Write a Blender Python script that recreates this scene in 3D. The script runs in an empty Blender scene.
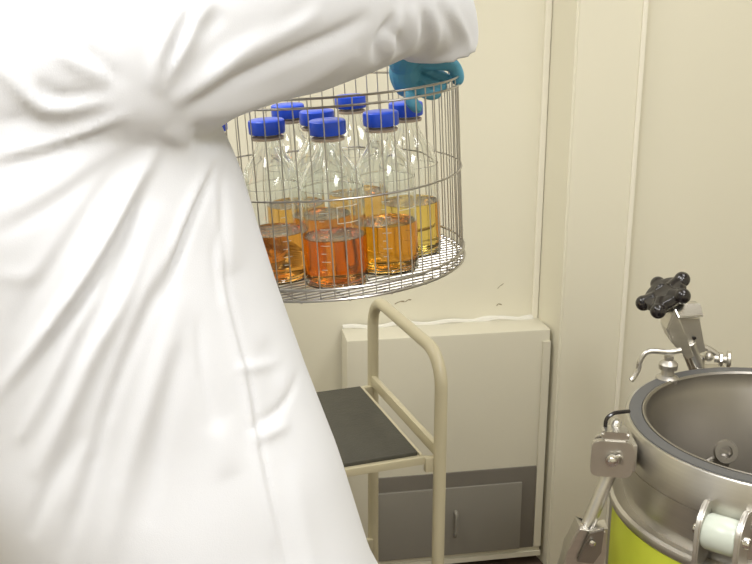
import bpy, bmesh, math, random
import numpy as np
from mathutils import Vector, Matrix
random.seed(4)
PI = math.pi
R_ = math.radians
sc = bpy.context.scene
COL = sc.collection

# ------------------------------------------------------------------ camera, world, exposure
FPX, TILT, CAMZ = 1050.0, R_(17), 1.6
cam_d = bpy.data.cameras.new('camera'); cam = bpy.data.objects.new('camera', cam_d); COL.objects.link(cam)
cam.location = (0, 0, CAMZ); cam.rotation_euler = (PI/2 - TILT, 0, 0)
cam_d.sensor_width = 36; cam_d.lens = FPX/752*36; cam_d.clip_start = .05
sc.camera = cam
w = bpy.data.worlds.new('world'); sc.world = w; w.use_nodes = True
w.node_tree.nodes['Background'].inputs[0].default_value = (1, .96, .9, 1)
w.node_tree.nodes['Background'].inputs[1].default_value = .2
sc.view_settings.view_transform = 'Standard'; sc.view_settings.look = 'None'
sc.view_settings.gamma = 1; sc.view_settings.exposure = 0.0
sc.cycles.max_bounces = 24; sc.cycles.transmission_bounces = 24; sc.cycles.transparent_max_bounces = 16
sc.cycles.caustics_refractive = True
PANELS = [(-.55, .45, 27), (.70, -.2, 30), (-.85, 1.75, 13), (.95, 1.6, 10)]
for i, (x, y, e) in enumerate(PANELS):
    L = bpy.data.lights.new('ceiling_lamp', 'AREA'); L.shape = 'RECTANGLE'; L.size = .5; L.size_y = 1.0
    L.energy = e; L.color = (.985, .99, 1)
    o = bpy.data.objects.new('ceiling_lamp', L); COL.objects.link(o); o.location = (x, y, 2.535)

# ------------------------------------------------------------------ helpers
def srgb(r, g, b):
    f = lambda c: (c/255/12.92 if c/255 <= .04045 else ((c/255+.055)/1.055)**2.4)
    return (f(r), f(g), f(b), 1)
def mat(name, col, rough=.5, metal=0, bump=0, bscale=50, var=0, vscale=8, trans=0, ior=1.45, stretch=None, coat=0, emit=None, sheen=0):
    m = bpy.data.materials.new(name); m.use_nodes = True
    nt = m.node_tree; b = nt.nodes['Principled BSDF']
    b.inputs['Base Color'].default_value = col; b.inputs['Roughness'].default_value = rough
    b.inputs['Metallic'].default_value = metal; b.inputs['IOR'].default_value = ior
    b.inputs['Transmission Weight'].default_value = trans; b.inputs['Coat Weight'].default_value = coat
    b.inputs['Sheen Weight'].default_value = sheen
    if emit: b.inputs['Emission Color'].default_value = col; b.inputs['Emission Strength'].default_value = emit
    if trans: return m
    tc = nt.nodes.new('ShaderNodeTexCoord'); mp = nt.nodes.new('ShaderNodeMapping')
    nt.links.new(tc.outputs['Object'], mp.inputs[0])
    if stretch: mp.inputs['Scale'].default_value = stretch
    if bump:
        n = nt.nodes.new('ShaderNodeTexNoise'); n.inputs['Scale'].default_value = bscale; n.inputs['Detail'].default_value = 3
        bp = nt.nodes.new('ShaderNodeBump'); bp.inputs['Strength'].default_value = bump; bp.inputs['Distance'].default_value = .002
        nt.links.new(mp.outputs[0], n.inputs['Vector']); nt.links.new(n.outputs[0], bp.inputs['Height']); nt.links.new(bp.outputs[0], b.inputs['Normal'])
    if var:
        n = nt.nodes.new('ShaderNodeTexNoise'); n.inputs['Scale'].default_value = vscale; n.inputs['Detail'].default_value = 4
        mx = nt.nodes.new('ShaderNodeMix'); mx.data_type = 'RGBA'
        mx.inputs['A'].default_value = tuple(c*(1-var) for c in col[:3])+(1,); mx.inputs['B'].default_value = tuple(min(1, c*(1+var)) for c in col[:3])+(1,)
        nt.links.new(mp.outputs[0], n.inputs['Vector']); nt.links.new(n.outputs[0], mx.inputs['Factor']); nt.links.new(mx.outputs['Result'], b.inputs['Base Color'])
    return m
M = {}
M['wall'] = mat('painted_wall_panel', srgb(224, 219, 199), .38, var=.02, vscale=3, bump=.05, bscale=20)
M['seam'] = mat('pale_seam', srgb(234, 229, 212), .4)
M['ceil'] = mat('ceiling_paint', srgb(235, 232, 222), .8)
M['floor'] = mat('floor_vinyl', srgb(105, 88, 78), .45, var=.25, vscale=25)
M['base'] = mat('dark_baseboard', srgb(82, 76, 70), .5, var=.1)
M['cover'] = mat('cover_paint', srgb(212, 207, 188), .35, var=.02)
M['caulk'] = mat('sealant', srgb(222, 219, 208), .6, bump=.5, bscale=60)
M['vent'] = mat('grey_vent', srgb(112, 107, 98), .45, var=.06, vscale=12)
M['vent_in'] = mat('grey_door', srgb(135, 131, 121), .3, var=.05, vscale=9)
M['cream'] = mat('cream_enamel', srgb(196, 187, 158), .35, var=.05, vscale=15, coat=.2)
M['mat'] = mat('black_rubber_mat', srgb(74, 72, 64), .6, bump=.6, bscale=220, var=.2, vscale=30)
M['steel'] = mat('stainless', (.64, .62, .575, 1), .34, 1, bump=.12, bscale=60, stretch=(1, 1, 30), var=.08, vscale=6)
M['steel_dull'] = mat('stainless_dull', (.60, .575, .53, 1), .42, 1, bump=.15, bscale=90, var=.1, vscale=14)
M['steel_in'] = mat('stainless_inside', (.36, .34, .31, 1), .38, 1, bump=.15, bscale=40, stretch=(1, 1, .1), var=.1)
M['chrome'] = mat('polished_steel', (.72, .71, .68, 1), .15, 1)
M['wire'] = mat('basket_wire', (.50, .48, .45, 1), .28, 1)
M['gasket'] = mat('grey_gasket', srgb(92, 92, 92), .45, var=.05)
M['knob'] = mat('black_bakelite', srgb(34, 30, 30), .22, coat=.3)
M['roller'] = mat('nylon_roller', srgb(205, 212, 200), .3)
M['label'] = mat('yellow_green_label', srgb(214, 224, 74), .4, var=.05, vscale=20)
M['print'] = mat('label_print', srgb(140, 160, 40), .5)
M['glass'] = mat('bottle_glass', (.97, .985, .98, 1), 0.0, trans=1, ior=1.46)
M['liq'] = [mat('orange_broth', (.93, .46, .10, 1), 0, trans=1, ior=1.33), mat('amber_broth', (.93, .54, .10, 1), 0, trans=1, ior=1.33),
            mat('golden_broth', (.93, .68, .16, 1), 0, trans=1, ior=1.33)]
M['cap'] = mat('blue_cap', srgb(42, 88, 228), .35, coat=.2)
M['enamel'] = mat('white_enamel_print', srgb(225, 225, 215), .5)
M['cloth'] = mat('white_cotton', (.715, .725, .76, 1), .9, bump=.12, bscale=700, sheen=.15)
M['glove'] = mat('blue_nitrile', srgb(88, 158, 186), .5, bump=.35, bscale=120, var=.12, vscale=40)
M['skin'] = mat('skin', srgb(205, 160, 130), .5)
M['hair'] = mat('dark_hair', srgb(45, 34, 28), .6, bump=.8, bscale=80)
M['trouser'] = mat('dark_trousers', srgb(50, 52, 60), .85, bump=.3, bscale=400)
M['shoe'] = mat('white_clog', srgb(215, 215, 212), .5)
M['lamp'] = mat('lamp_diffuser', (1, .97, .9, 1), .5, emit=2.2)

def obj(name, bm, m, parent=None, smooth=True):
    me = bpy.data.meshes.new(name)
    bmesh.ops.recalc_face_normals(bm, faces=bm.faces)
    bm.to_mesh(me); bm.free()
    return from_mesh(name, me, m, parent, smooth)
def from_mesh(name, me, m, parent=None, smooth=True, sharp=40):
    me.materials.clear(); me.materials.append(m)
    o = bpy.data.objects.new(name, me); COL.objects.link(o)
    if smooth:
        me.shade_smooth(); me.set_sharp_from_angle(angle=R_(sharp))
    if parent: o.parent = parent
    return o
def thing(name, label, cat, loc=(0, 0, 0), rot=(0, 0, 0), group=None):
    o = bpy.data.objects.new(name, None); COL.objects.link(o); o.empty_display_size = .05
    o.location = loc; o.rotation_euler = rot; return tag(o, label, cat, group)
def tag(o, label, cat, group=None):
    o['label'] = label; o['category'] = cat
    if group: o['group'] = group
    return o
def struct(name, bm, m, smooth=False):
    o = obj(name, bm, m, None, smooth); o['kind'] = 'structure'; return o
def T(*a): return Matrix.Translation(Vector(a))
def box(bm, c, s, mtx=None, bev=0):
    g = bmesh.ops.create_cube(bm, size=1)
    vs = g['verts']
    bmesh.ops.scale(bm, vec=s, verts=vs)
    bmesh.ops.translate(bm, vec=c, verts=vs)
    if bev:
        es = list({e for v in vs for e in v.link_edges})
        r = bmesh.ops.bevel(bm, geom=es, offset=bev, segments=2, affect='EDGES', profile=.6)
        vs = list({v for f in r['faces'] for v in f.verts} | {v for v in vs if v.is_valid})
    if mtx is not None: bmesh.ops.transform(bm, matrix=mtx, verts=vs)
    return bm
def boxm(c, s, mtx=None, bev=0): return box(bmesh.new(), c, s, mtx, bev)
def smoothpath(pts, n=8):
    P = [Vector(p) for p in pts]; out = []
    for i in range(len(P)-1):
        a, b = P[i], P[i+1]; p0 = P[i-1] if i else a*2-b; p3 = P[i+2] if i+2 < len(P) else b*2-a
        for k in range(n):
            t = k/n
            out.append(.5*((2*a)+(b-p0)*t+(2*p0-5*a+4*b-p3)*t*t+(3*a-p0-3*b+p3)*t**3))
    out.append(P[-1]); return out
def tube(bm, pts, r, n=10, closed=False):
    P = [Vector(p) for p in pts]; rs = r if isinstance(r, (list, tuple)) else [r]*len(P)
    N = len(P); rings = []; up = None
    for i in range(N):
        if closed: d = P[(i+1) % N]-P[i-1]
        else: d = P[min(i+1, N-1)]-P[max(i-1, 0)]
        d.normalize()
        if up is None: up = d.orthogonal().normalized()
        else:
            up = up - d*up.dot(d)
            up = up.normalized() if up.length > 1e-6 else d.orthogonal().normalized()
        sd = d.cross(up)
        rings.append([bm.verts.new(P[i]+(up*math.cos(2*PI*k/n)+sd*math.sin(2*PI*k/n))*rs[i]) for k in range(n)])
    m = N if closed else N-1
    for i in range(m):
        a, b = rings[i], rings[(i+1) % N]
        for k in range(n): bm.faces.new((a[k], a[(k+1) % n], b[(k+1) % n], b[k]))
    if not closed: bm.faces.new(rings[0][::-1]); bm.faces.new(rings[-1])
    return bm
def circle(r, z, n=72, c=(0, 0)): return [(c[0]+r*math.cos(2*PI*k/n), c[1]+r*math.sin(2*PI*k/n), z) for k in range(n)]
def lathe(bm, prof, n=48, closed=False, mtx=None, a0=0, a1=2*PI):
    full = abs(a1-a0-2*PI) < 1e-6; m = n if full else n+1; vs = []
    for (r, z) in prof:
        if r < 1e-6: vs.append([bm.verts.new((0, 0, z))])
        else: vs.append([bm.verts.new((r*math.cos(a0+(a1-a0)*k/n), r*math.sin(a0+(a1-a0)*k/n), z)) for k in range(m)])
    L = len(vs)
    for i in range(L if closed else L-1):
        a, b = vs[i], vs[(i+1) % L]
        for k in range(n):
            k2 = (k+1) % m
            if len(a) == 1 and len(b) == 1: continue
            if len(a) == 1: bm.faces.new((a[0], b[k], b[k2]))
            elif len(b) == 1: bm.faces.new((a[k], a[k2], b[0]))
            else: bm.faces.new((a[k], a[k2], b[k2], b[k]))
    if mtx is not None: bmesh.ops.transform(bm, matrix=mtx, verts=[v for l in vs for v in l])
    return bm
def cyl(bm, a, b, r, n=20, r2=None, bev=0):
    a, b = Vector(a), Vector(b); d = b-a; L = d.length; r2 = r if r2 is None else r2
    q = d.to_track_quat('Z', 'Y').to_matrix().to_4x4()
    e = bev
    prof = [(0, 0), (r-e, 0), (r, e), (r2, L-e), (r2-e, L), (0, L)] if e else [(0, 0), (r, 0), (r2, L), (0, L)]
    return lathe(bm, prof, n, mtx=T(*a) @ q)
def prism(bm, outline, t, mtx=None, bev=0):
    """outline in local X/Z, thickness t along Y, centred"""
    f = [bm.verts.new((x, -t/2, z)) for x, z in outline]; b = [bm.verts.new((x, t/2, z)) for x, z in outline]
    n = len(f); bm.faces.new(f); bm.faces.new(b[::-1])
    for i in range(n): bm.faces.new((f[i], b[i], b[(i+1) % n], f[(i+1) % n]))
    vs = f+b
    if bev:
        es = [e for e in {e for v in vs for e in v.link_edges} if abs((e.verts[0].co-e.verts[1].co).y) < 1e-6]
        r = bmesh.ops.bevel(bm, geom=es, offset=bev, segments=2, affect='EDGES')
        vs = list({v for ff in r['faces'] for v in ff.verts} | {v for v in vs if v.is_valid})
    if mtx is not None: bmesh.ops.transform(bm, matrix=mtx, verts=vs)
    return bm
def bake(me, mods):
    """evaluate modifiers on a temporary object and return the resulting mesh"""
    o = bpy.data.objects.new('tmp', me); COL.objects.link(o)
    for kind, kw in mods:
        m = o.modifiers.new(kind, kind)
        for k, v in kw.items(): setattr(m, k, v)
    dg = bpy.context.evaluated_depsgraph_get(); dg.update()
    r = bpy.data.meshes.new_from_object(o.evaluated_get(dg), depsgraph=dg)
    bpy.data.objects.remove(o); return r
def skin(chains, root=0, sub=2):
    """chains: list of lists of (point, radius); equal points are shared. Returns mesh grown by the Skin modifier"""
    V, E, Rr, idx = [], [], [], {}
    for ch in chains:
        prev = None
        for p, r in ch:
            k = tuple(round(c, 5) for c in p)
            if k not in idx: idx[k] = len(V); V.append(p); Rr.append(r)
            if prev is not None: E.append((prev, idx[k]))
            prev = idx[k]
    me = bpy.data.meshes.new('skin'); me.from_pydata(V, E, [])
    o = bpy.data.objects.new('tmp', me); COL.objects.link(o)
    o.modifiers.new('s', 'SKIN'); sv = me.skin_vertices[0].data if me.skin_vertices else None
    if sv is None:
        bmm = bmesh.new(); bmm.from_mesh(me); bmm.verts.layers.skin.verify(); bmm.to_mesh(me); bmm.free(); sv = me.skin_vertices[0].data
    for i, r in enumerate(Rr): sv[i].radius = (r, r); sv[i].use_root = (i == root)
    s = o.modifiers.new('u', 'SUBSURF'); s.levels = sub; s.render_levels = sub
    dg = bpy.context.evaluated_depsgraph_get(); dg.update()
    r = bpy.data.meshes.new_from_object(o.evaluated_get(dg), depsgraph=dg)
    bpy.data.objects.remove(o); return r
def biggest(me):
    """drop the small inner shells a voxel remesh leaves behind"""
    bm = bmesh.new(); bm.from_mesh(me); seen = set(); isl = []
    for v in bm.verts:
        if v in seen: continue
        st = [v]; seen.add(v); comp = []
        while st:
            x = st.pop(); comp.append(x)
            for e in x.link_edges:
                o_ = e.other_vert(x)
                if o_ not in seen: seen.add(o_); st.append(o_)
        isl.append(comp)
    isl.sort(key=len)
    bmesh.ops.delete(bm, geom=[v for c in isl[:-1] for v in c], context='VERTS'); bm.to_mesh(me); bm.free(); return me
def merge(meshes):
    bm = bmesh.new()
    for m in meshes: bm.from_mesh(m)
    r = bpy.data.meshes.new('m'); bm.to_mesh(r); bm.free(); return r
def at(px, py, Y):
    """world point at measured picture position and known distance Y into the room"""
    v = (282-py)/FPX; t = Y/(math.cos(TILT)+math.sin(TILT)*v)
    return Vector(((px-376)/FPX*t, Y, CAMZ+t*(-math.sin(TILT)+math.cos(TILT)*v)))

# ------------------------------------------------------------------ room shell
WA = R_(8.2); W0 = Vector((.43, 2.66, 0)); wx = Vector((math.cos(WA), math.sin(WA), 0)); wn = Vector((math.sin(WA), -math.cos(WA), 0))
WM = Matrix(((wx.x, -wn.x, 0, W0.x), (wx.y, -wn.y, 0, W0.y), (0, 0, 1, 0), (0, 0, 0, 1)))   # local x along the wall, y into the wall
struct('floor', boxm((0, .5, -.05), (5.4, 6.0, .1)), M['floor'])
struct('ceiling', boxm((0, .5, 2.65), (5.4, 6.0, .1)), M['ceil'])
wb = struct('wall_back', boxm((-1.2, .05, 1.3), (2.4, .1, 2.6), WM), M['wall'])
struct('wall_right_back', boxm((1.06, -.06, 1.3), (1.76, .1, 2.6), WM), M['wall'])
bm = bmesh.new()
lo = [bm.verts.new((x, y, 0)) for x, y in ((0, .0), (.024, -.13), (.195, -.13), (.195, .0))]; hi = [bm.verts.new((v.co.x, v.co.y, 2.6)) for v in lo]
bm.faces.new(lo[::-1]); bm.faces.new(hi)
for k in range(4): bm.faces.new((lo[k], lo[(k+1) % 4], hi[(k+1) % 4], hi[k]))
bmesh.ops.bevel(bm, geom=[e for e in bm.edges if abs(e.verts[0].co.z-e.verts[1].co.z) > 1], offset=.005, segments=3, affect='EDGES')
bmesh.ops.transform(bm, matrix=WM, verts=bm.verts)
struct('trim_1', bm, M['wall'])                                       # boxed pillar between the two walls
struct('trim_2', boxm((.188, -.1325, 1.3), (.012, .006, 2.6), WM, .002), M['seam'])
struct('trim_3', boxm((-.008, -.004, 1.3), (.016, .012, 2.6), WM, .003), M['seam'])
struct('wall_left', boxm((-1.85, .6, 1.3), (.1, 4.4, 2.6)), M['wall'])
struct('wall_right', boxm((2.15, .6, 1.3), (.1, 5.2, 2.6)), M['wall'])
struct('wall_front', boxm((.15, -1.55, 1.3), (4.1, .1, 2.6)), M['wall'])
struct('baseboard_back', boxm((-1.6, -.008, .07), (1.5, .016, .14), WM), M['base'])
# two short scuffs and a chip on the back wall above the cover
def scuff(px, py, L, h, a, nm):
    p = at(px, py, 2.6); q = WM.inverted() @ p
    bm = bmesh.new(); n = 9
    up = [bm.verts.new((q.x+(k/(n-1)-.5)*L, -.0008, q.z+(k/(n-1)-.5)*L*a+h*math.sin(PI*k/(n-1))*(.6+.4*random.random()))) for k in range(n)]
    dn = [bm.verts.new((v.co.x, -.0008, v.co.z-h*1.2*random.uniform(.3, .9)-.0003)) for v in up]
    up2 = [bm.verts.new((v.co.x, .001, v.co.z)) for v in up]; dn2 = [bm.verts.new((v.co.x, .001, v.co.z)) for v in dn]
    for k in range(n-1):
        bm.faces.new((up[k], up[k+1], dn[k+1], dn[k])); bm.faces.new((up[k], up2[k], up2[k+1], up[k+1])); bm.faces.new((dn[k], dn[k+1], dn2[k+1], dn2[k]))
    bmesh.ops.transform(bm, matrix=WM, verts=bm.verts)
    o = obj(nm, bm, M['scuff'], wb, False)
M['scuff'] = mat('wall_scuff', srgb(150, 138, 112), .8)
scuff(400, 303, .026, .0035, .25, 'scuff_mark'); scuff(409, 301.5, .016, .003, .3, 'scuff_mark'); scuff(503.5, 310, .014, .004, .1, 'scuff_mark'); scuff(505, 291, .016, .002, .8, 'scuff_mark')

# ceiling light fixtures around the lamps
for i, (x, y, e) in enumerate(PANELS):
    f = thing('ceiling_light', ['recessed light panel over the person in the coat', 'recessed light panel over the open floor by the photographer',
        'recessed light panel over the wire basket', 'recessed light panel over the steel vessel'][i], 'light', (x, y, 2.6), group='ceiling light panels')
    bm = bmesh.new()
    for sx, sy, cx, cy in ((.56, .03, 0, .515), (.56, .03, 0, -.515), (.03, 1.0, .265, 0), (.03, 1.0, -.265, 0)): box(bm, (cx, cy, -.02), (sx, sy, .04))
    obj('light_frame', bm, M['ceil'], f, False); obj('diffuser', boxm((0, 0, -.025), (.5, 1.0, .01)), M['lamp'], f, False)

# ------------------------------------------------------------------ wall cover with vent
X0, X1, ZT, D = -.53, .005, .665, .085
cv = thing('wall_cover', 'pale metal cover panel low on the wall with a grey vent', 'panel', W0-wx*.004, (0, 0, WA+R_(1.5)))
bm = boxm((-.257, -.050, .358), (.534, .100, .662), None, .006)
obj('housing', bm, M['cover'], cv)
bm = bmesh.new(); P = [(x, -.004+.003*math.sin(x*31), .690+.003*math.sin(x*47)) for x in np.linspace(-.52, -.01, 40)]
tube(bm, P, [.007+.004*max(0, math.sin(i*.7))*(1 if i > 24 else .25) for i in range(40)], 8)
obj('sealant_bead', bm, M['caulk'], cv)
vz0, vz1, vx0, vx1 = .056, .302, -.445, -.012
obj('vent', boxm(((vx0+vx1)/2, -.102, (vz0+vz1)/2), (vx1-vx0, .006, vz1-vz0), None, .002), M['vent'], cv)
obj('vent_door', boxm(((vx0+vx1)/2-.02, -.108, (vz0+vz1)/2-.02), (vx1-vx0-.04, .008, vz1-vz0-.045), None, .002), M['vent_in'], cv)
bm = bmesh.new(); tube(bm, smoothpath([(-.235, -.110, .19), (-.235, -.124, .185), (-.235, -.126, .155), (-.235, -.124, .125), (-.235, -.110, .12)], 5), .005, 8)
obj('door_pull', bm, M['vent_in'], cv)
bm = bmesh.new(); box(bm, (-.257, -.103, .036), (.534, .008, .014)); box(bm, (-.001, -.103, .358), (.02, .008, .6)); obj('edge_flange', bm, M['cover'], cv)

# ------------------------------------------------------------------ cart
CA = R_(19.5)
cart = thing('trolley', 'cream tubular steel trolley with a black ribbed mat', 'trolley', (.122, 1.82, 0), (0, 0, CA))
CW, CL, HZ, PZ, r = .385, .66, .9, .695, .0125
def loop(x):
    rb = .065; pts = [(x, 0, .07), (x, 0, HZ-rb)]
    pts += [(x, rb-rb*math.cos(a), HZ-rb+rb*math.sin(a)) for a in np.linspace(.15, PI/2, 8)]
    pts += [(x, CW-rb+rb*math.sin(a), HZ-rb+rb*math.cos(a)) for a in np.linspace(0, PI/2-.15, 8)]
    pts += [(x, CW, HZ-rb), (x, CW, .07)]
    return tube(bmesh.new(), pts, r, 14)
for x in (0, -CL):
    obj('handle_frame', loop(x), M['cream'], cart)
    obj('cross_rail', boxm((x-.002, CW/2, .705), (.012, CW, .024), None, .003), M['cream'], cart)
for z in (PZ, .31):
    bm = bmesh.new()
    box(bm, (-CL/2-.005, CW/2, z-.004), (CL-.05, CW-.03, .006))
    for y in (.012, CW-.012): box(bm, (-CL/2-.005, y, z-.008), (CL-.03, .008, .016), None, .002)
    for x in (-.032, -CL+.03): box(bm, (x, CW/2, z-.008), (.006, CW-.03, .022), None, .002)
    for x in (-.016, -CL+.012):
        for y in (.008, CW-.008): box(bm, (x, y, z-.016), (.024, .012, .03), None, .002)
    sh = obj('shelf', bm, M['cream'], cart)
    obj('rubber_mat', boxm((-CL/2-.005, CW/2, z+.003), (CL-.065, CW-.04, .008), None, .002), M['mat'], sh)
for x in (0, -CL):
    for y in (0, CW):
        bm = bmesh.new(); lathe(bm, [(0, -.012), (.028, -.012), (.034, -.006), (.034, .006), (.028, .012), (0, .012)], 20, mtx=T(x, y, .034) @ Matrix.Rotation(PI/2, 4, 'X'))
        c = obj('caster', bm, M['mat'], cart)
        bm = bmesh.new(); box(bm, (x, y-.017, .05), (.03, .003, .05)); box(bm, (x, y+.017, .05), (.03, .003, .05)); box(bm, (x, y, .074), (.03, .037, .004)); obj('caster_fork', bm, M['steel'], c)

# ------------------------------------------------------------------ vertical steel vessel
AX, AY, ZR = .71, 1.696, .823
au = thing('autoclave', 'round stainless steel autoclave standing open beside the trolley', 'autoclave', (AX, AY, 0))
n = 128
obj('jacket', lathe(bmesh.new(), [(.280, .06), (.280, .658), (.2845, .661), (.286, .667), (.284, .673), (.278, .676), (.268, .670), (.255, .670), (.255, .06)], n, True), M['steel_dull'], au)
obj('collar', lathe(bmesh.new(), [(.235, .662), (.2570, .665), (.2570, .690), (.2540, .6905), (.2540, .6945), (.2640, .6950), (.2640, .7495), (.2618, .7505), (.2645, .752), (.2645, ZR-.003), (.262, ZR), (.235, ZR)], n, True), M['steel'], au)
obj('gasket', lathe(bmesh.new(), [(.234, ZR-.002), (.2585, ZR-.002), (.2575, ZR+.002), (.236, ZR+.002)], n, True), M['gasket'], au)
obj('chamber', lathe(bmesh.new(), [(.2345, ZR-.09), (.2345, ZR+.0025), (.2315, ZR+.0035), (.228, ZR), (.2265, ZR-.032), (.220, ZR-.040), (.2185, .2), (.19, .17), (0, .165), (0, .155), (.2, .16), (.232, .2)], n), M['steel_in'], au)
for a in (30, 150, 270):
    bm = bmesh.new(); cyl(bm, (.22*math.cos(R_(a)), .22*math.sin(R_(a)), 0), (.22*math.cos(R_(a)), .22*math.sin(R_(a)), .07), .025)
    obj('foot', bm, M['steel_dull'], au)
# label wrapped round the jacket
lb = obj('warning_label', lathe(bmesh.new(), [(.2802, .50), (.2812, .50), (.2812, .656), (.2802, .656)], 50, True, a0=R_(178), a1=R_(250)), M['label'], au)
# steam port inside
bm = bmesh.new(); P0 = Vector((-.062, .085, .175))
cyl(bm, P0, P0+Vector((0, 0, .50)), .009); cyl(bm, P0+Vector((0, 0, .49)), P0+Vector((0, 0, .515)), .017, 6); cyl(bm, P0+Vector((0, 0, .515)), P0+Vector((0, 0, .55)), .013, bev=.003)
tube(bm, smoothpath([P0+Vector((0, 0, .53)), P0+Vector((-.02, -.004, .535)), P0+Vector((-.032, -.006, .528))], 4), .006, 8)
lathe(bm, [(.012, -.005), (.021, -.005), (.023, 0), (.021, .005), (.012, .005)], 24, True, mtx=T(P0.x, P0.y-.012, P0.z+.555) @ Matrix.Rotation(R_(70), 4, 'X') )
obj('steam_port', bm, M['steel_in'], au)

def L3(x, y, z): return Vector((x-AX, y-AY, z))
# front clevis with roller
a = math.atan2(-.228, -.162); rad = Vector((math.cos(a), math.sin(a), 0)); tan = Vector((-rad.y, rad.x, 0))
cl = Matrix(((rad.x, tan.x, 0, rad.x*.264), (rad.y, tan.y, 0, rad.y*.264), (0, 0, 1, .742), (0, 0, 0, 1)))
out = [(-.01, .035), (.008, .037), (.016, .044), (.026, .038), (.044, .026), (.052, .010), (.052, -.07), (-.01, -.07)]
lug = obj('clevis', prism(prism(bmesh.new(), out, .009, cl @ T(0, -.031, 0), .0025), out, .009, cl @ T(0, .031, 0), .0025), M['steel_dull'], au)
bm = bmesh.new(); lathe(bm, [(0, -.0265), (.026, -.0265), (.029, -.022), (.0295, 0), (.029, .022), (.026, .0265), (0, .0265)], 32, mtx=cl @ T(.022, 0, -.005) @ Matrix.Rotation(PI/2, 4, 'X')); obj('roller', bm, M['roller'], lug)
bm = bmesh.new(); mm = cl @ T(.024, 0, -.006) @ Matrix.Rotation(PI/2, 4, 'X'); lathe(bm, [(0, -.044), (.008, -.044), (.0095, -.041), (.0095, .041), (.008, .044), (0, .044)], 20, mtx=mm); obj('pin', bm, M['chrome'], lug)

# left hanging swing bolt: plate, loop, pin, rod, fork block
lp = L3(*at(610, 458, 1.62)); a2 = math.atan2(lp.y, lp.x)
ym = Matrix.Rotation(R_(-8), 4, 'Z')
def rrect(w_, h_, rr, n=5):
    o = []
    for cx, cz, s in ((w_/2-rr, h_/2-rr, 0), (-w_/2+rr, h_/2-rr, 90), (-w_/2+rr, -h_/2+rr, 180), (w_/2-rr, -h_/2+rr, 270)):
        for k in range(n+1): t = R_(s+90*k/n); o.append((cx+rr*math.cos(t), cz+rr*math.sin(t)))
    return o
bm = prism(bmesh.new(), [(x+.006 if x > 0 else x, z) for x, z in rrect(.064, .066, .012)], .012, T(*lp) @ ym, .0012)
prism(bm, [(x, z+.0) for x, z in rrect(.06, .05, .01)], .010, T(lp.x+.012, lp.y+.045, lp.z-.004) @ ym, .002)
box(bm, (lp.x+.036, lp.y+.03, lp.z-.002), (.02, .06, .05), None, .003)
plate = obj('bolt_bracket', bm, M['steel_dull'], au)
bm = bmesh.new(); prism(bm, rrect(.046, .018, .006), .03, T(lp.x+.008, lp.y+.012, lp.z+.040) @ ym, .004); obj('bracket_cap', bm, M['steel'], plate)
ltop = L3(*at(611, 429, 1.64))
bm = bmesh.new(); tube(bm, smoothpath([ltop+Vector((-.010, 0, 0)), ltop+Vector((-.008, .002, .018)), ltop+Vector((.004, .006, .026)), ltop+Vector((.018, .012, .026)), ltop+Vector((.034, .02, .024))], 5), .0035, 8)
obj('safety_strap', bm, M['knob'], plate)
bm = bmesh.new(); cyl(bm, ltop+Vector((.006, .008, -.01)), ltop+Vector((.012, .008, .014)), .011, 16, .009, bev=.003); obj('strap_stud', bm, M['steel'], plate)
pp = L3(*at(612, 460, 1.612))
bm = bmesh.new(); lathe(bm, [(0, 0), (.011, 0), (.011, .004), (.007, .005), (.007, .009), (.0, .012)], 20, mtx=T(*pp) @ ym @ Matrix.Rotation(PI/2, 4, 'X')); obj('pin', bm, M['chrome'], plate)
q = bmesh.new(); tube(q, smoothpath([pp+Vector((.002, -.006, .006)), pp+Vector((.010, -.007, .011)), pp+Vector((.016, -.005, .005)), pp+Vector((.015, -.003, -.006))], 5), .0028, 8); obj('split_pin', q, M['steel'], plate)
ra, rb = L3(*at(609, 474, 1.64)), L3(*at(586, 530, 1.62))
bm = bmesh.new(); cyl(bm, ra, rb, .0125, 20); obj('swing_rod', bm, M['steel'], au)
def pxprism(bm, pts, Y, th, bev=.002):
    """solid plate standing at distance Y, outline measured on the photograph"""
    P = [at(px, py, Y) for px, py in pts]; z0 = P[0]
    return prism(bm, [(p.x-AX, p.z) for p in P], th, T(0, Y-AY, 0), bev)
fb = obj('fork_block', pxprism(bmesh.new(), [(577, 521), (590, 528), (606, 524), (604, 545), (598, 575), (596, 610), (554, 610), (557, 575), (566, 545)], 1.615, .040, .004), M['steel'], au)
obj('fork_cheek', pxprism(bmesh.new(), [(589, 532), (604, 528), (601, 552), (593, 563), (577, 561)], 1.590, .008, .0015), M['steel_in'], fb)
rv = L3(*at(592, 543, 1.584)); bm = bmesh.new(); lathe(bm, [(0, 0), (.0055, 0), (.0055, .003), (0, .006)], 14, mtx=T(*rv) @ Matrix.Rotation(PI/2, 4, 'X')); obj('rivet', bm, M['chrome'], fb)

# rear swing bolt with clamp and black star knob
k0, k1, k2 = L3(*at(699, 378, 1.99)), L3(*at(683, 338, 1.97)), L3(*at(665, 295, 1.965))
ax = (k2-k0).normalized(); q = ax.to_track_quat('Z', 'Y').to_matrix().to_4x4()
bm = bmesh.new(); cyl(bm, k0-ax*.04, k2, .0125, 20); box(bm, k0-ax*.045+Vector((-.004, 0, 0)), (.05, .07, .04), None, .004); cyl(bm, L3(*at(689, 342, 1.953)), L3(*at(701, 376, 1.965)), .0125, 20, bev=.002); obj('swing_rod', bm, M['steel'], au)
cb = obj('clamp_block', pxprism(bmesh.new(), [(676, 316), (698, 316), (700, 330), (704, 349), (694, 353), (685, 353)], 1.965, .028, .002), M['steel_dull'], au)
bm = pxprism(bmesh.new(), [(671, 306), (677, 316), (683, 334), (691, 352), (684, 355), (668, 338), (663, 325)], 1.955, .052, .003)
obj('clamp_cheek', bm, M['steel'], cb)
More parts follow.
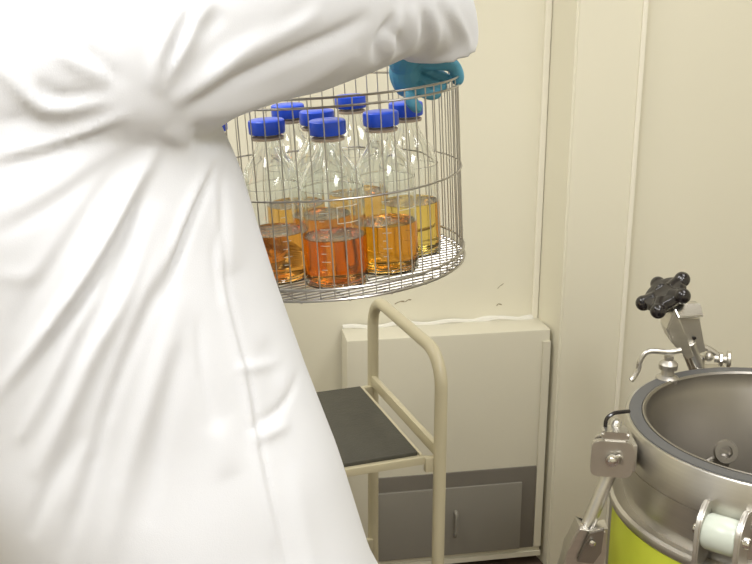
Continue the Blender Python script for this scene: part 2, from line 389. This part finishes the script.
bm = prism(bmesh.new(), [(x*.0019, z*.0019) for x, z in ((-16, 7), (-11, -8), (15, -6), (13, 8))], .008, T(*L3(*at(688, 311, 1.935))) @ Matrix.Rotation(R_(-38), 4, 'X'), .002)
box(bm, (0, 0, 0), (.05, .04, .007), T(*L3(*at(686, 305, 1.958))) @ Matrix.Rotation(R_(3), 4, 'Y'), .002)
obj('clamp_lip', bm, M['chrome'], cb)
bm = bmesh.new(); rv = L3(*at(694, 338, 1.950)); lathe(bm, [(0, 0), (.004, 0), (.004, .002), (0, .003)], 12, mtx=T(*rv) @ Matrix.Rotation(PI/2, 4, 'X')); obj('rivet', bm, M['knob'], cb)
KM = T(*k2) @ q @ Matrix.Rotation(R_(10), 4, 'X')
bms = []
bm = bmesh.new(); lathe(bm, [(0, -.012), (.036, -.013), (.045, -.002), (.040, .011), (.03, .012), (0, .010)], 40)
for i in range(5):
    a = R_(72*i+20); c, s = math.cos(a), math.sin(a)
    tube(bm, smoothpath([(.018*c, .018*s, 0), (.034*c, .034*s, .001), (.045*c, .045*s, .001)], 4), [.016, .0155, .015, .0148, .0145, .0145, .0145, .0145, .0148][:9], 14)
    g = bmesh.ops.create_uvsphere(bm, u_segments=18, v_segments=12, radius=.0158)['verts']; bmesh.ops.translate(bm, vec=(.046*c, .046*s, .001), verts=g)
lathe(bm, [(0, -.040), (.017, -.040), (.020, -.024), (.030, -.008), (0, -.004)], 24)
me = bpy.data.meshes.new('k'); bm.to_mesh(me); bm.free()
me = bake(me, [('REMESH', dict(mode='VOXEL', voxel_size=.0016)), ('SMOOTH', dict(factor=.5, iterations=6))])
me.transform(KM); from_mesh('star_knob', me, M['knob'], au, True, 80)

# lever valve beside the clamp, on the rear of the collar
v0 = L3(*at(667, 380, 1.90))
bm = bmesh.new(); Z = Vector((0, 0, 1))
lathe(bm, [(0, -.05), (.020, -.05), (.020, -.004), (.022, -.002), (.022, .006), (.013, .012), (.012, .022), (.018, .024), (.0185, .034), (.015, .038), (.009, .042), (.009, .050), (0, .050)], 28, mtx=T(*v0))
va = obj('valve_body', bm, M['steel_dull'], au)
h = v0+Z*.058
bm = bmesh.new(); tube(bm, smoothpath([h+Vector((.022, 0, .004)), h, h+Vector((-.03, 0, .002)), h+Vector((-.046, -.001, -.001)), h+Vector((-.056, -.002, -.018)), h+Vector((-.058, -.002, -.034)), h+Vector((-.066, -.004, -.050)), h+Vector((-.072, -.006, -.056))], 5), .0055, 10)
obj('lever', bm, M['steel'], va)
bm = bmesh.new(); cyl(bm, v0+Vector((-.004, -.01, -.01)), v0+Vector((-.034, -.03, -.04)), .013, 16); obj('valve_elbow', bm, M['steel_dull'], va)
# hinge nuts to the right of the clamp
g0 = L3(*at(708, 366, 1.99))
bm = bmesh.new(); cyl(bm, g0+Vector((-.02, 0, -.03)), g0+Vector((-.02, 0, .022)), .012, 16, bev=.003); gg = bmesh.ops.create_uvsphere(bm, u_segments=16, v_segments=10, radius=.0095)['verts']; bmesh.ops.translate(bm, vec=g0+Vector((-.004, -.01, .024)), verts=gg)
tube(bm, smoothpath([g0+Vector((-.03, 0, .045)), g0+Vector((-.008, 0, .040)), g0+Vector((.012, -.002, .028)), g0+Vector((.024, -.004, .015))], 5), .006, 8)
cyl(bm, g0+Vector((.010, -.004, .018)), g0+Vector((.038, -.012, .018)), .008, 12); box(bm, g0+Vector((0, 0, -.02)), (.07, .03, .04), None, .004)
nb = obj('hinge_bracket', bm, M['steel_dull'], au)
for dx in (.018, .034):
    bm = bmesh.new(); cyl(bm, g0+Vector((dx, -.006, .018)), g0+Vector((dx+.008, -.008, .018)), .015 if dx < .03 else .017, 6 if dx < .03 else 20, bev=.002); obj('nut', bm, M['steel'], nb)

# ------------------------------------------------------------------ wire basket
ROLL = R_(3); BO = Vector((-.080, 1.635, 1.138)); BR, BH = .22, .286
BROT = (0, -ROLL, 0)
bk = thing('wire_basket', 'round stainless wire basket full of bottles held up by gloved hand', 'basket', BO, BROT)
for z, nm in ((BH, 'top_rim'), (BH-.0125, 'top_rim'), (.146, 'middle_ring'), (.018, 'bottom_ring'), (.002, 'bottom_ring')):
    obj(nm, tube(bmesh.new(), circle(BR+.0026 if z in (BH, .002) else BR+.0022, z), (.0017 if nm == 'top_rim' else .0014) if nm != 'bottom_ring' else .0022, 8, True), M['wire'], bk)
bm = bmesh.new(); tube(bm, [(0, 0, .002), (0, 0, .15), (0, 0, BH)], .00095, 6)
wv = obj('side_wire', bm, M['wire'], bk)
NW = 68
for i in range(NW):
    o = wv if i == 0 else wv.copy()
    if i: COL.objects.link(o); o.parent = bk
    a = 2*PI*i/NW+.01; o.location = (BR*math.cos(a), BR*math.sin(a), 0)
bm = bmesh.new(); ga = R_(28)
for k in range(-17, 18):
    u = k*.0125; hL = math.sqrt(max(0, BR*BR-u*u))
    c, s = math.cos(ga), math.sin(ga)
    tube(bm, [(u*-s-hL*c, u*c-hL*s, .0022), (u*-s+hL*c, u*c+hL*s, .0022)], .0017, 6)
    if k % 5 == 0: tube(bm, [(u*c+hL*s, u*s-hL*c, -.0010), (u*c-hL*s, u*s+hL*c, -.0010)], .0018, 6)
obj('wire_floor', bm, M['wire'], bk)

# ------------------------------------------------------------------ bottles
RB, HB = .0475, .218
def bottle_profile(r, shift=0):
    P = [(0, .004), (r*.70, .002), (r*.86, 0), (r*.96, .004), (r, .012), (r, .132), (r*.985, .143), (r*.90, .158), (r*.72, .175), (r*.53, .188), (r*.43, .197), (.0185, .204), (.0185, .220)]
    return P
outer = bottle_profile(RB)
TH = .0028
inner = [(.0152, .220), (.0152, .203), (RB*.43-TH, .195), (RB*.53-TH, .1855), (RB*.72-TH*.9, .1725), (RB*.90-TH*.9, .155), (RB*.985-TH, .142), (RB-TH, .131), (RB-TH, .014), (RB*.95-TH, .0075), (RB*.8, .0055), (0, .0065)]
def smooth_prof(P, n=4):
    q = smoothpath([(x, 0, z) for x, z in P], n); return [(max(0, v.x), v.z) for v in q]
def make_bottle():
    t = thing('glass_bottle', 'x', 'bottle', (0, 0, 0), BROT, 'blue capped bottles in the basket')
    po, pi = smooth_prof(outer, 3), smooth_prof(inner, 3)
    po[0] = (0, .004); pi[-1] = (0, .0065)
    g = obj('bottle_glass', lathe(bmesh.new(), po+pi, 64), M['glass'], t); g.data.set_sharp_from_angle(angle=R_(80))
    # cap: ribbed screw cap
    bm = bmesh.new(); n = 60; rows = []
    for (r, z, rib) in [(.0255, .2120, 1), (.0268, .2135, 1), (.0270, .228, 1), (.0264, .2310, 0), (.0245, .2325, 0), (.0, .233, 0)]:
        rows.append([bm.verts.new((( r-(.0007 if rib and k % 2 else 0))*math.cos(2*PI*k/n), (r-(.0007 if rib and k % 2 else 0))*math.sin(2*PI*k/n), z)) for k in range(n)] if r else [bm.verts.new((0, 0, z))])
    for a, b in zip(rows, rows[1:]):
        for k in range(n):
            if len(b) > 1: bm.faces.new((a[k], a[(k+1) % n], b[(k+1) % n], b[k]))
            else: bm.faces.new((a[k], a[(k+1) % n], b[0]))
    bm.faces.new(rows[0][::-1])
    bmesh.ops.translate(bm, vec=(0, 0, .008), verts=bm.verts)
    obj('screw_cap', bm, M['cap'], t)
    obj('pouring_ring', lathe(bmesh.new(), [(.0186, .2115), (.0240, .2115), (.0245, .2150), (.0186, .2175)], 36, True), M['ring'], t)
    # enamel scale and writing patch
    bm = bmesh.new()
    for k in range(8):
        lathe(bm, [(RB+.0001, .03+k*.012), (RB+.0004, .03+k*.012), (RB+.0004, .0308+k*.012), (RB+.0001, .0308+k*.012)], 4, True, a0=R_(-112), a1=R_(-112+(16 if k % 2 else 9)))
    e = obj('graduation_marks', bm, M['enamel'], t)
    bm = bmesh.new()
    for z in (.098, .122): lathe(bm, [(RB+.0001, z), (RB+.0004, z), (RB+.0004, z+.0009), (RB+.0001, z+.0009)], 12, True, a0=R_(-80), a1=R_(-35))
    for a in (-80, -36): lathe(bm, [(RB+.0001, .098), (RB+.0004, .098), (RB+.0004, .1225), (RB+.0001, .1225)], 2, True, a0=R_(a), a1=R_(a+1))
    obj('writing_patch', bm, M['enamel'], t)
    return t
M['ring'] = mat('pouring_ring', srgb(178, 160, 142), .4)
def liquid(h, m, parent):
    r = RB-TH+.0003
    bm = lathe(bmesh.new(), [(0, .0062), (RB*.8, .0052), (RB*.95-TH+.0003, .0072), (r, .014), (r, h), (r-.0015, h-.0012), (r-.006, h-.002), (0, h-.002)], 64)
    o = obj('broth', bm, m, parent); o.data.set_sharp_from_angle(angle=R_(60)); return o
spots = [(.0225, -.1340, .072, 0, 'blue capped glass bottle of orange broth at the very front of the basket', 0),
         (-.0680, -.0980, .074, 0, 'blue capped glass bottle beside the front one, on the side towards the white coat', 40),
         (.0020, -.0280, .080, 1, 'blue capped glass bottle directly behind the front bottle', 90),
         (.0500, .1400, .078, 1, 'blue capped glass bottle at the far back with its cap highest in the picture', -30),
         (.0995, -.0750, .075, 1, 'blue capped glass bottle of amber broth just right of the front bottle', 15),
         (.1390, .0130, .084, 2, 'blue capped glass bottle of golden broth rightmost in the basket, under the glove', -120),
         (-.1600, -.0470, .075, 0, 'glass bottle at the left rim of the basket, mostly hidden by the coat', 10),
         (-.0500, .0640, .079, 1, 'blue capped glass bottle behind the second one, tucked under the white sleeve', 60)]
b0 = make_bottle()
kids = list(b0.children)
rotM = Matrix.Rotation(-ROLL, 4, 'Y')
for i, (x, y, h, mi, lab, rz) in enumerate(spots):
    if i == 0: t = b0
    else:
        t = b0.copy(); COL.objects.link(t)
        for c in kids:
            d_ = c.copy(); COL.objects.link(d_); d_.parent = t
    t.matrix_world = T(*BO) @ rotM @ T(x, y, .0040) @ Matrix.Rotation(R_(rz), 4, 'Z')
    t['label'] = lab
    liquid(h, M['liq'][mi], t)

# ------------------------------------------------------------------ person
PS = thing('person', 'person in a long white lab coat and blue gloves reaching out with the wire basket', 'person', (-.36, 1.2, 0))
off = Vector((.36, -1.2, 0))
def place(me): me.transform(T(*off)); return me
# body: one continuous skinned figure
pel = (-.27, 1.2, .93)
hand_r = (.083, 1.560, 1.475); hand_l = (-.315, 1.60, 1.475)
body = skin([
    [(pel, .125), ((-.31, 1.2, 1.08), .10), ((-.36, 1.2, 1.25), .11), ((-.34, 1.2, 1.40), .10), ((-.25, 1.2, 1.56), .06), ((-.22, 1.2, 1.63), .058), ((-.20, 1.2, 1.70), .085), ((-.19, 1.2, 1.78), .095), ((-.20, 1.2, 1.84), .07)],
    [((-.34, 1.2, 1.40), .10), ((-.29, 1.11, 1.50), .055), ((-.14, 1.24, 1.54), .048), ((.03, 1.46, 1.545), .036), (hand_r, .026)],
    [((-.34, 1.2, 1.40), .10), ((-.33, 1.32, 1.48), .065), ((-.40, 1.42, 1.42), .045), ((-.37, 1.52, 1.45), .036), (hand_l, .026)],
    [(pel, .125), ((-.25, 1.11, .84), .09), ((-.17, 1.09, .48), .06), ((-.26, 1.09, .10), .04), ((-.18, 1.08, .05), .035)],
    [(pel, .125), ((-.25, 1.29, .84), .09), ((-.20, 1.31, .48), .06), ((-.24, 1.31, .10), .04), ((-.16, 1.32, .05), .035)],
])
face = []
def ball(c, r, s=(1, 1, 1)):
    bm = bmesh.new(); g = bmesh.ops.create_uvsphere(bm, u_segments=20, v_segments=14, radius=r)['verts']; bmesh.ops.scale(bm, vec=s, verts=g); bmesh.ops.translate(bm, vec=c, verts=g)
    me = bpy.data.meshes.new('b'); bm.to_mesh(me); bm.free(); return me
face += [ball((-.185, 1.2, 1.775), .1, (1.0, .8, 1.15)), ball((-.085, 1.2, 1.755), .016, (1.1, .8, 1.6)), ball((-.10, 1.2, 1.715), .018, (.7, 1.5, .6)), ball((-.115, 1.2, 1.675), .03, (1, 1.1, .8)),
         ball((-.19, 1.118, 1.76), .022, (.8, .4, 1.4)), ball((-.19, 1.282, 1.76), .022, (.8, .4, 1.4))]
bodym = bake(merge([body]+face), [('REMESH', dict(mode='VOXEL', voxel_size=.008)), ('SMOOTH', dict(factor=.5, iterations=3))])
from_mesh('body', place(biggest(bodym)), M['skin'], PS, True, 80)
hr = bake(merge([ball((-.205, 1.2, 1.80), .108, (1.0, .86, 1.08)), ball((-.25, 1.2, 1.75), .085, (.8, .98, 1.2))]), [('REMESH', dict(mode='VOXEL', voxel_size=.007))])
bmh = bmesh.new(); bmh.from_mesh(hr)
bmesh.ops.delete(bmh, geom=[v for v in bmh.verts if v.co.x > -.15 and v.co.z < 1.85-.0], context='VERTS'); bmh.to_mesh(hr); bmh.free()
from_mesh('hair', place(hr), M['hair'], PS, True, 80)
for s in (-1, 1):
    bm = bmesh.new(); g = bmesh.ops.create_uvsphere(bm, u_segments=14, v_segments=10, radius=.011)['verts']; bmesh.ops.translate(bm, vec=Vector((-.102, 1.2+s*.030, 1.775))+off, verts=g); obj('eye', bm, M['hair'], PS)
tr = skin([[(pel, .12), ((-.25, 1.11, .84), .105), ((-.17, 1.09, .48), .078), ((-.26, 1.09, .09), .062)], [(pel, .12), ((-.25, 1.29, .84), .105), ((-.20, 1.31, .48), .078), ((-.24, 1.31, .09), .062)]])
from_mesh('trousers', place(tr), M['trouser'], PS, True, 80)
for x, y in ((-.20, 1.085), (-.18, 1.315)):
    bm = bmesh.new(); box(bm, (x+.0+.36, y-1.2, .035), (.28, .10, .07), None, .03); obj('shoe', bm, M['shoe'], PS)

# ---- lab coat: lofted torso + two sleeves, fused, then creased
def loft(secs, n=56):
    """secs: (centre, axis u vector, axis v vector) -> closed mesh"""
    bm = bmesh.new(); rings = []
    for c, u, v in secs:
        c, u, v = Vector(c), Vector(u), Vector(v)
        rings.append([bm.verts.new(c+u*math.cos(2*PI*k/n)+v*math.sin(2*PI*k/n)) for k in range(n)])
    for a, b in zip(rings, rings[1:]):
        for k in range(n): bm.faces.new((a[k], a[(k+1) % n], b[(k+1) % n], b[k]))
    bm.faces.new(rings[0][::-1]); bm.faces.new(rings[-1]); bmesh.ops.recalc_face_normals(bm, faces=bm.faces)
    me = bpy.data.meshes.new('l'); bm.to_mesh(me); bm.free(); return me
def lerp_tab(tab, z):
    tab = sorted(tab); zs = [t[0] for t in tab]; return [float(np.interp(z, zs, [t[i] for t in tab])) for i in range(1, len(tab[0]))]
edge = [(225, 140), (238, 165), (250, 205), (275, 285), (305, 370), (340, 460), (372, 564)]
E_ = [at(px, py, 1.2) for px, py in edge]
rt = [(p.z, p.x) for p in E_]+[(.62, .10), (1.47, -.20), (1.54, -.215), (1.60, -.24), (1.66, -.25)]
lt = [(.62, -.36), (.85, -.465), (.885, -.475), (1.0, -.53), (1.15, -.60), (1.3, -.65), (1.42, -.64), (1.52, -.56), (1.60, -.42), (1.66, -.33)]
hy = [(.62, .235), (.85, .215), (1.1, .20), (1.35, .205), (1.45, .20), (1.53, .175), (1.60, .11), (1.66, .07)]
secs = []
for z in np.linspace(.60, 1.66, 40):
    r_, = lerp_tab(rt, z); l_, = lerp_tab(lt, z); h_, = lerp_tab(hy, z)
    secs.append((((r_+l_)/2, 1.2, z), ((r_-l_)/2, 0, 0), (0, h_, 0)))
torso = loft(secs, 80)
def sleeve(path, cav=.05):
    P = smoothpath([p for p, r in path], 6); R0 = np.interp(np.linspace(0, len(path)-1, len(P)), range(len(path)), [r for p, r in path])
    secs = []
    up = None
    for i, p in enumerate(P):
        d = (P[min(i+1, len(P)-1)]-P[max(0, i-1)]).normalized()
        if up is None: up = (Vector((0, 0, 1))-d*d.z).normalized()
        else: up = (up-d*up.dot(d)).normalized()
        sd = d.cross(up); r = R0[i]; secs.append((p, up*r, sd*r))
    e = secs[-1]; d = (P[-1]-P[-2]).normalized(); f = .82
    secs.append((Vector(e[0]), Vector(e[1])*f, Vector(e[2])*f)); secs.append((Vector(e[0])-d*cav, Vector(e[1])*f*.9, Vector(e[2])*f*.9))
    return loft(secs, 48)
sl_r = sleeve([((-.44, 1.16, 1.47), .17), ((-.29, 1.15, 1.515), .135), ((-.17, 1.20, 1.548), .115), ((-.085, 1.30, 1.552), .105), ((-.02, 1.38, 1.548), .088), ((.032, 1.44, 1.548), .073), ((.066, 1.50, 1.535), .070), ((.082, 1.535, 1.508), .065), ((.084, 1.546, 1.478), .0645)])
sl_l = sleeve([((-.40, 1.26, 1.46), .13), ((-.38, 1.36, 1.47), .10), ((-.40, 1.44, 1.455), .075), ((-.375, 1.51, 1.465), .062), ((-.345, 1.555, 1.47), .056)], .03)
def boolm(base, others):
    return merge([base]+others)
coat = bake(merge([torso, sl_r, sl_l]), [('REMESH', dict(mode='VOXEL', voxel_size=.0055)), ('SMOOTH', dict(factor=.5, iterations=14))])
coat = biggest(coat); nv = len(coat.vertices)
co = np.empty(nv*3); coat.vertices.foreach_get('co', co); co = co.reshape(-1, 3)
no = np.empty(nv*3); coat.vertices.foreach_get('normal', no); no = no.reshape(-1, 3)
def yd(px): return 1.02+max(0, px-180)*.0019
# (polyline measured on the photograph, half width px, height mm)
FOLDS = [
    ([(100, 105), (145, 122), (185, 135)], 24, 4), ([(60, 150), (120, 140), (180, 150)], 30, 3),
    # from the armpit up and to the sleeve
    ([(148, 92), (158, 50), (182, 0)], 6, 5), ([(157, 92), (170, 50), (192, 5)], 4, -5), ([(152, 98), (178, 50), (214, -5)], 6, 7),
    ([(165, 110), (205, 80), (250, 48), (330, 4)], 8, 9), ([(172, 119), (215, 93), (265, 66), (340, 28), (372, 8)], 6, -9), ([(178, 128), (240, 106), (300, 80), (360, 40)], 9, 7),
    ([(180, 136), (215, 132), (250, 118)], 4, -5), ([(200, 100), (250, 75)], 5, 2), ([(230, 60), (290, 22), (320, 0)], 6, -3),
    ([(190, 40), (230, 10)], 7, -3), ([(255, 118), (300, 100), (345, 74)], 4, 3),
    # cuff gathers
    ([(378, 58), (380, 35), (395, 10)], 4, -8), ([(386, 62), (392, 40), (402, 0)], 4, 6), ([(400, 50), (399, 35), (388, 20)], 4, -6), ([(404, 55), (412, 30), (410, 0)], 5, 5),
    ([(416, 50), (424, 30), (420, 5)], 4, -6), ([(430, 55), (432, 30), (425, 0)], 5, 4), ([(455, 50), (448, 25), (432, 0)], 5, -3), ([(468, 50), (462, 30), (445, 0)], 4, 3),
    # across the back to the left
    ([(-20, 45), (10, 70), (35, 98), (60, 108), (115, 98)], 8, 5.4), ([(45, 78), (58, 95), (110, 92)], 5, -4.1), ([(55, 45), (75, 60), (110, 82)], 7, 3.4),
    ([(126, 112), (90, 128), (50, 143), (-10, 155)], 6, 5.4), ([(120, 122), (85, 138), (50, 150), (0, 164)], 4, -4.8), ([(110, 112), (60, 120), (0, 118)], 5, -2.0),
    ([(85, 45), (100, 62), (125, 85)], 4, -2.7), ([(0, 62), (30, 105), (20, 120)], 7, -2.7), ([(130, 135), (70, 175), (0, 215)], 9, 2.0), ([(110, 160), (60, 200), (0, 232)], 6, -2.0),
    ([(0, 268), (35, 270), (55, 250), (90, 200)], 7, 2.0),
    # radiating down
    ([(146, 145), (130, 190), (108, 235), (80, 285), (40, 345), (0, 395)], 7, 10), ([(140, 180), (120, 232), (90, 285), (55, 335), (10, 392)], 5, -8), ([(122, 155), (95, 200), (50, 270), (20, 330)], 6, -3),
    ([(110, 265), (80, 325), (50, 390), (20, 440)], 5, 5), ([(150, 210), (125, 290), (95, 350), (70, 410), (40, 470)], 8, 8), ([(135, 200), (120, 250), (100, 300)], 4, -4),
    ([(170, 260), (140, 320), (115, 390), (95, 460), (70, 550)], 6, -7), ([(158, 215), (150, 270), (130, 330), (100, 430), (75, 500)], 10, 5), ([(175, 300), (155, 380), (130, 470), (110, 564)], 10, 4),
    ([(90, 420), (60, 470), (35, 530)], 6, -4), ([(208, 172), (190, 215), (172, 262), (158, 310)], 3.5, -8), ([(205, 168), (184, 212), (166, 258), (150, 300)], 5, 5),
    ([(208, 170), (216, 225), (215, 262), (226, 300)], 4, -3), ([(222, 190), (235, 270)], 12, 4), ([(195, 320), (205, 370), (225, 410)], 3, -3), ([(175, 350), (160, 430), (150, 520)], 10, -3),
    ([(160, 130), (165, 165)], 10, 5), ([(180, 145), (205, 160)], 10, -6),
    # side seam
    ([(208, 150), (212, 220), (226, 290), (250, 350), (270, 420), (292, 480), (318, 564)], 2.6, 3.2), ([(215, 150), (219, 220), (233, 290), (257, 350), (277, 420), (299, 480), (325, 564)], 2.2, -2.5),
    ([(240, 350), (290, 335)], 4, 2.5), ([(255, 395), (292, 368), (305, 345)], 3.5, -3), ([(262, 400), (300, 380)], 5, 3), ([(300, 410), (320, 480), (345, 550)], 8, 3), ([(285, 470), (305, 540)], 5, -2),
    ([(225, 400), (240, 440)], 12, 2.5), ([(270, 320), (290, 350)], 7, -2),
]
rs = np.random.RandomState(3)
disp = np.zeros(nv)
Q = co[:, [0, 2]]
front = np.clip(-no[:, 1]*1.6+.25, 0, 1)*(co[:, 1] < 1.62)
for pts, wpx, amp in FOLDS:
    W_ = [at(px, py, yd(px)) for px, py in pts]
    sm = smoothpath([(p.x, p.y, p.z) for p in W_], 6)
    S = np.array([(p.x, p.z) for p in sm]); m = len(S); yy = np.mean([p.y for p in W_]); wd = wpx*yy/FPX*1.05
    box_ = (Q[:, 0] > S[:, 0].min()-4*wd) & (Q[:, 0] < S[:, 0].max()+4*wd) & (Q[:, 1] > S[:, 1].min()-4*wd) & (Q[:, 1] < S[:, 1].max()+4*wd)
    ix = np.where(box_)[0]
    if not len(ix): continue
    q = Q[ix]; best = np.full(len(ix), 1e9); tt = np.zeros(len(ix))
    for k in range(m-1):
        a, b = S[k], S[k+1]; ab = b-a; L2 = ab@ab+1e-12
        t = np.clip(((q-a)@ab)/L2, 0, 1); dd = np.hypot(*(q-a-t[:, None]*ab).T)
        u = dd < best; best[u] = dd[u]; tt[u] = (k+t[u])/(m-1)
    taper = np.clip(np.sin(PI*np.clip(tt, .0, 1))**.7, 0, 1)
    disp[ix] += amp*.001*1.2*np.exp(-(best/wd)**2)*taper
# fine random rumple
for k in range(26):
    f = rs.uniform(15, 60); th = rs.uniform(0, PI); ph = rs.uniform(0, 6.28)
    disp += .0009*(20/f)*np.sin(f*(co[:, 0]*np.cos(th)+co[:, 2]*np.sin(th)*.6+.4*co[:, 1])+ph+1.5*np.sin(6*co[:, 2]+ph))
co2 = co+no*(disp*np.where(disp > .0, front, front))[:, None]
coat.vertices.foreach_set('co', co2.ravel()); coat.update()
coat = bake(coat, [('SMOOTH', dict(factor=.5, iterations=3))])
from_mesh('lab_coat', place(coat), M['cloth'], PS, True, 180)

# ---- gloves: palm, four fingers, thumb, fused
def glove(W, palm, fingers, thumb, cuffdir):
    ms = [skin([palm], 0, 2)]
    for f in fingers+[thumb]: ms.append(skin([f], 0, 2))
    ms.append(skin([cuffdir], 0, 2))
    return biggest(bake(merge(ms), [('REMESH', dict(mode='VOXEL', voxel_size=.0014)), ('SMOOTH', dict(factor=.5, iterations=3))]))
def V(px, py, Y): return tuple(at(px, py, Y))
palm = [(V(404, 60, 1.585), .024), (V(404, 72, 1.590), .027), (V(408, 84, 1.595), .026), (V(414, 94, 1.60), .018)]
fingers = [
    [(V(408, 90, 1.575), .0117), (V(411, 101, 1.565), .0107), (V(416, 108, 1.565), .0094), (V(421, 110, 1.572), .0080)],
    [(V(412, 84, 1.585), .0117), (V(424, 92, 1.575), .0107), (V(434, 96, 1.58), .0094), (V(441, 91, 1.592), .0080)],
    [(V(410, 76, 1.595), .0117), (V(427, 82, 1.588), .0107), (V(440, 88, 1.592), .0094), (V(447, 86, 1.60), .0082)],
    [(V(410, 68, 1.605), .0113), (V(430, 72, 1.60), .0103), (V(444, 77, 1.605), .0092), (V(450, 82, 1.612), .0080)],
]
thumb = [(V(412, 62, 1.59), .016), (V(436, 62, 1.585), .013), (V(453, 64, 1.590), .0125), (V(458, 74, 1.60), .0120), (V(458, 86, 1.605), .0095)]
cuff = [(V(402, 72, 1.59), .025), (V(404, 55, 1.575), .028), (V(408, 40, 1.56), .026)]
from_mesh('glove', place(glove(None, palm, fingers, thumb, cuff)), M['glove'], PS, True, 180)
# left glove mirrors the grip on the far side of the basket
hl = Vector(hand_l)
def lv(x, y, z): return tuple(hl+Vector((x, y, z)))
palm = [(lv(0, 0, 0), .024), (lv(.01, .02, -.015), .026), (lv(.02, .04, -.02), .018)]
fingers = [[(lv(.01, .02+.0*k, -.02), .012), (lv(.03, .01+.018*k, -.025), .011), (lv(.042, .01+.018*k, -.04), .010), (lv(.040, .01+.018*k, -.058), .008)] for k in range(4)]
thumb = [(lv(0, 0, -.01), .015), (lv(-.012, .03, -.035), .012), (lv(-.010, .04, -.06), .009)]
from_mesh('glove', place(glove(None, palm, fingers, thumb, [(lv(-.03, -.05, .0), .027), (lv(0, 0, 0), .025)])), M['glove'], PS, True, 180)
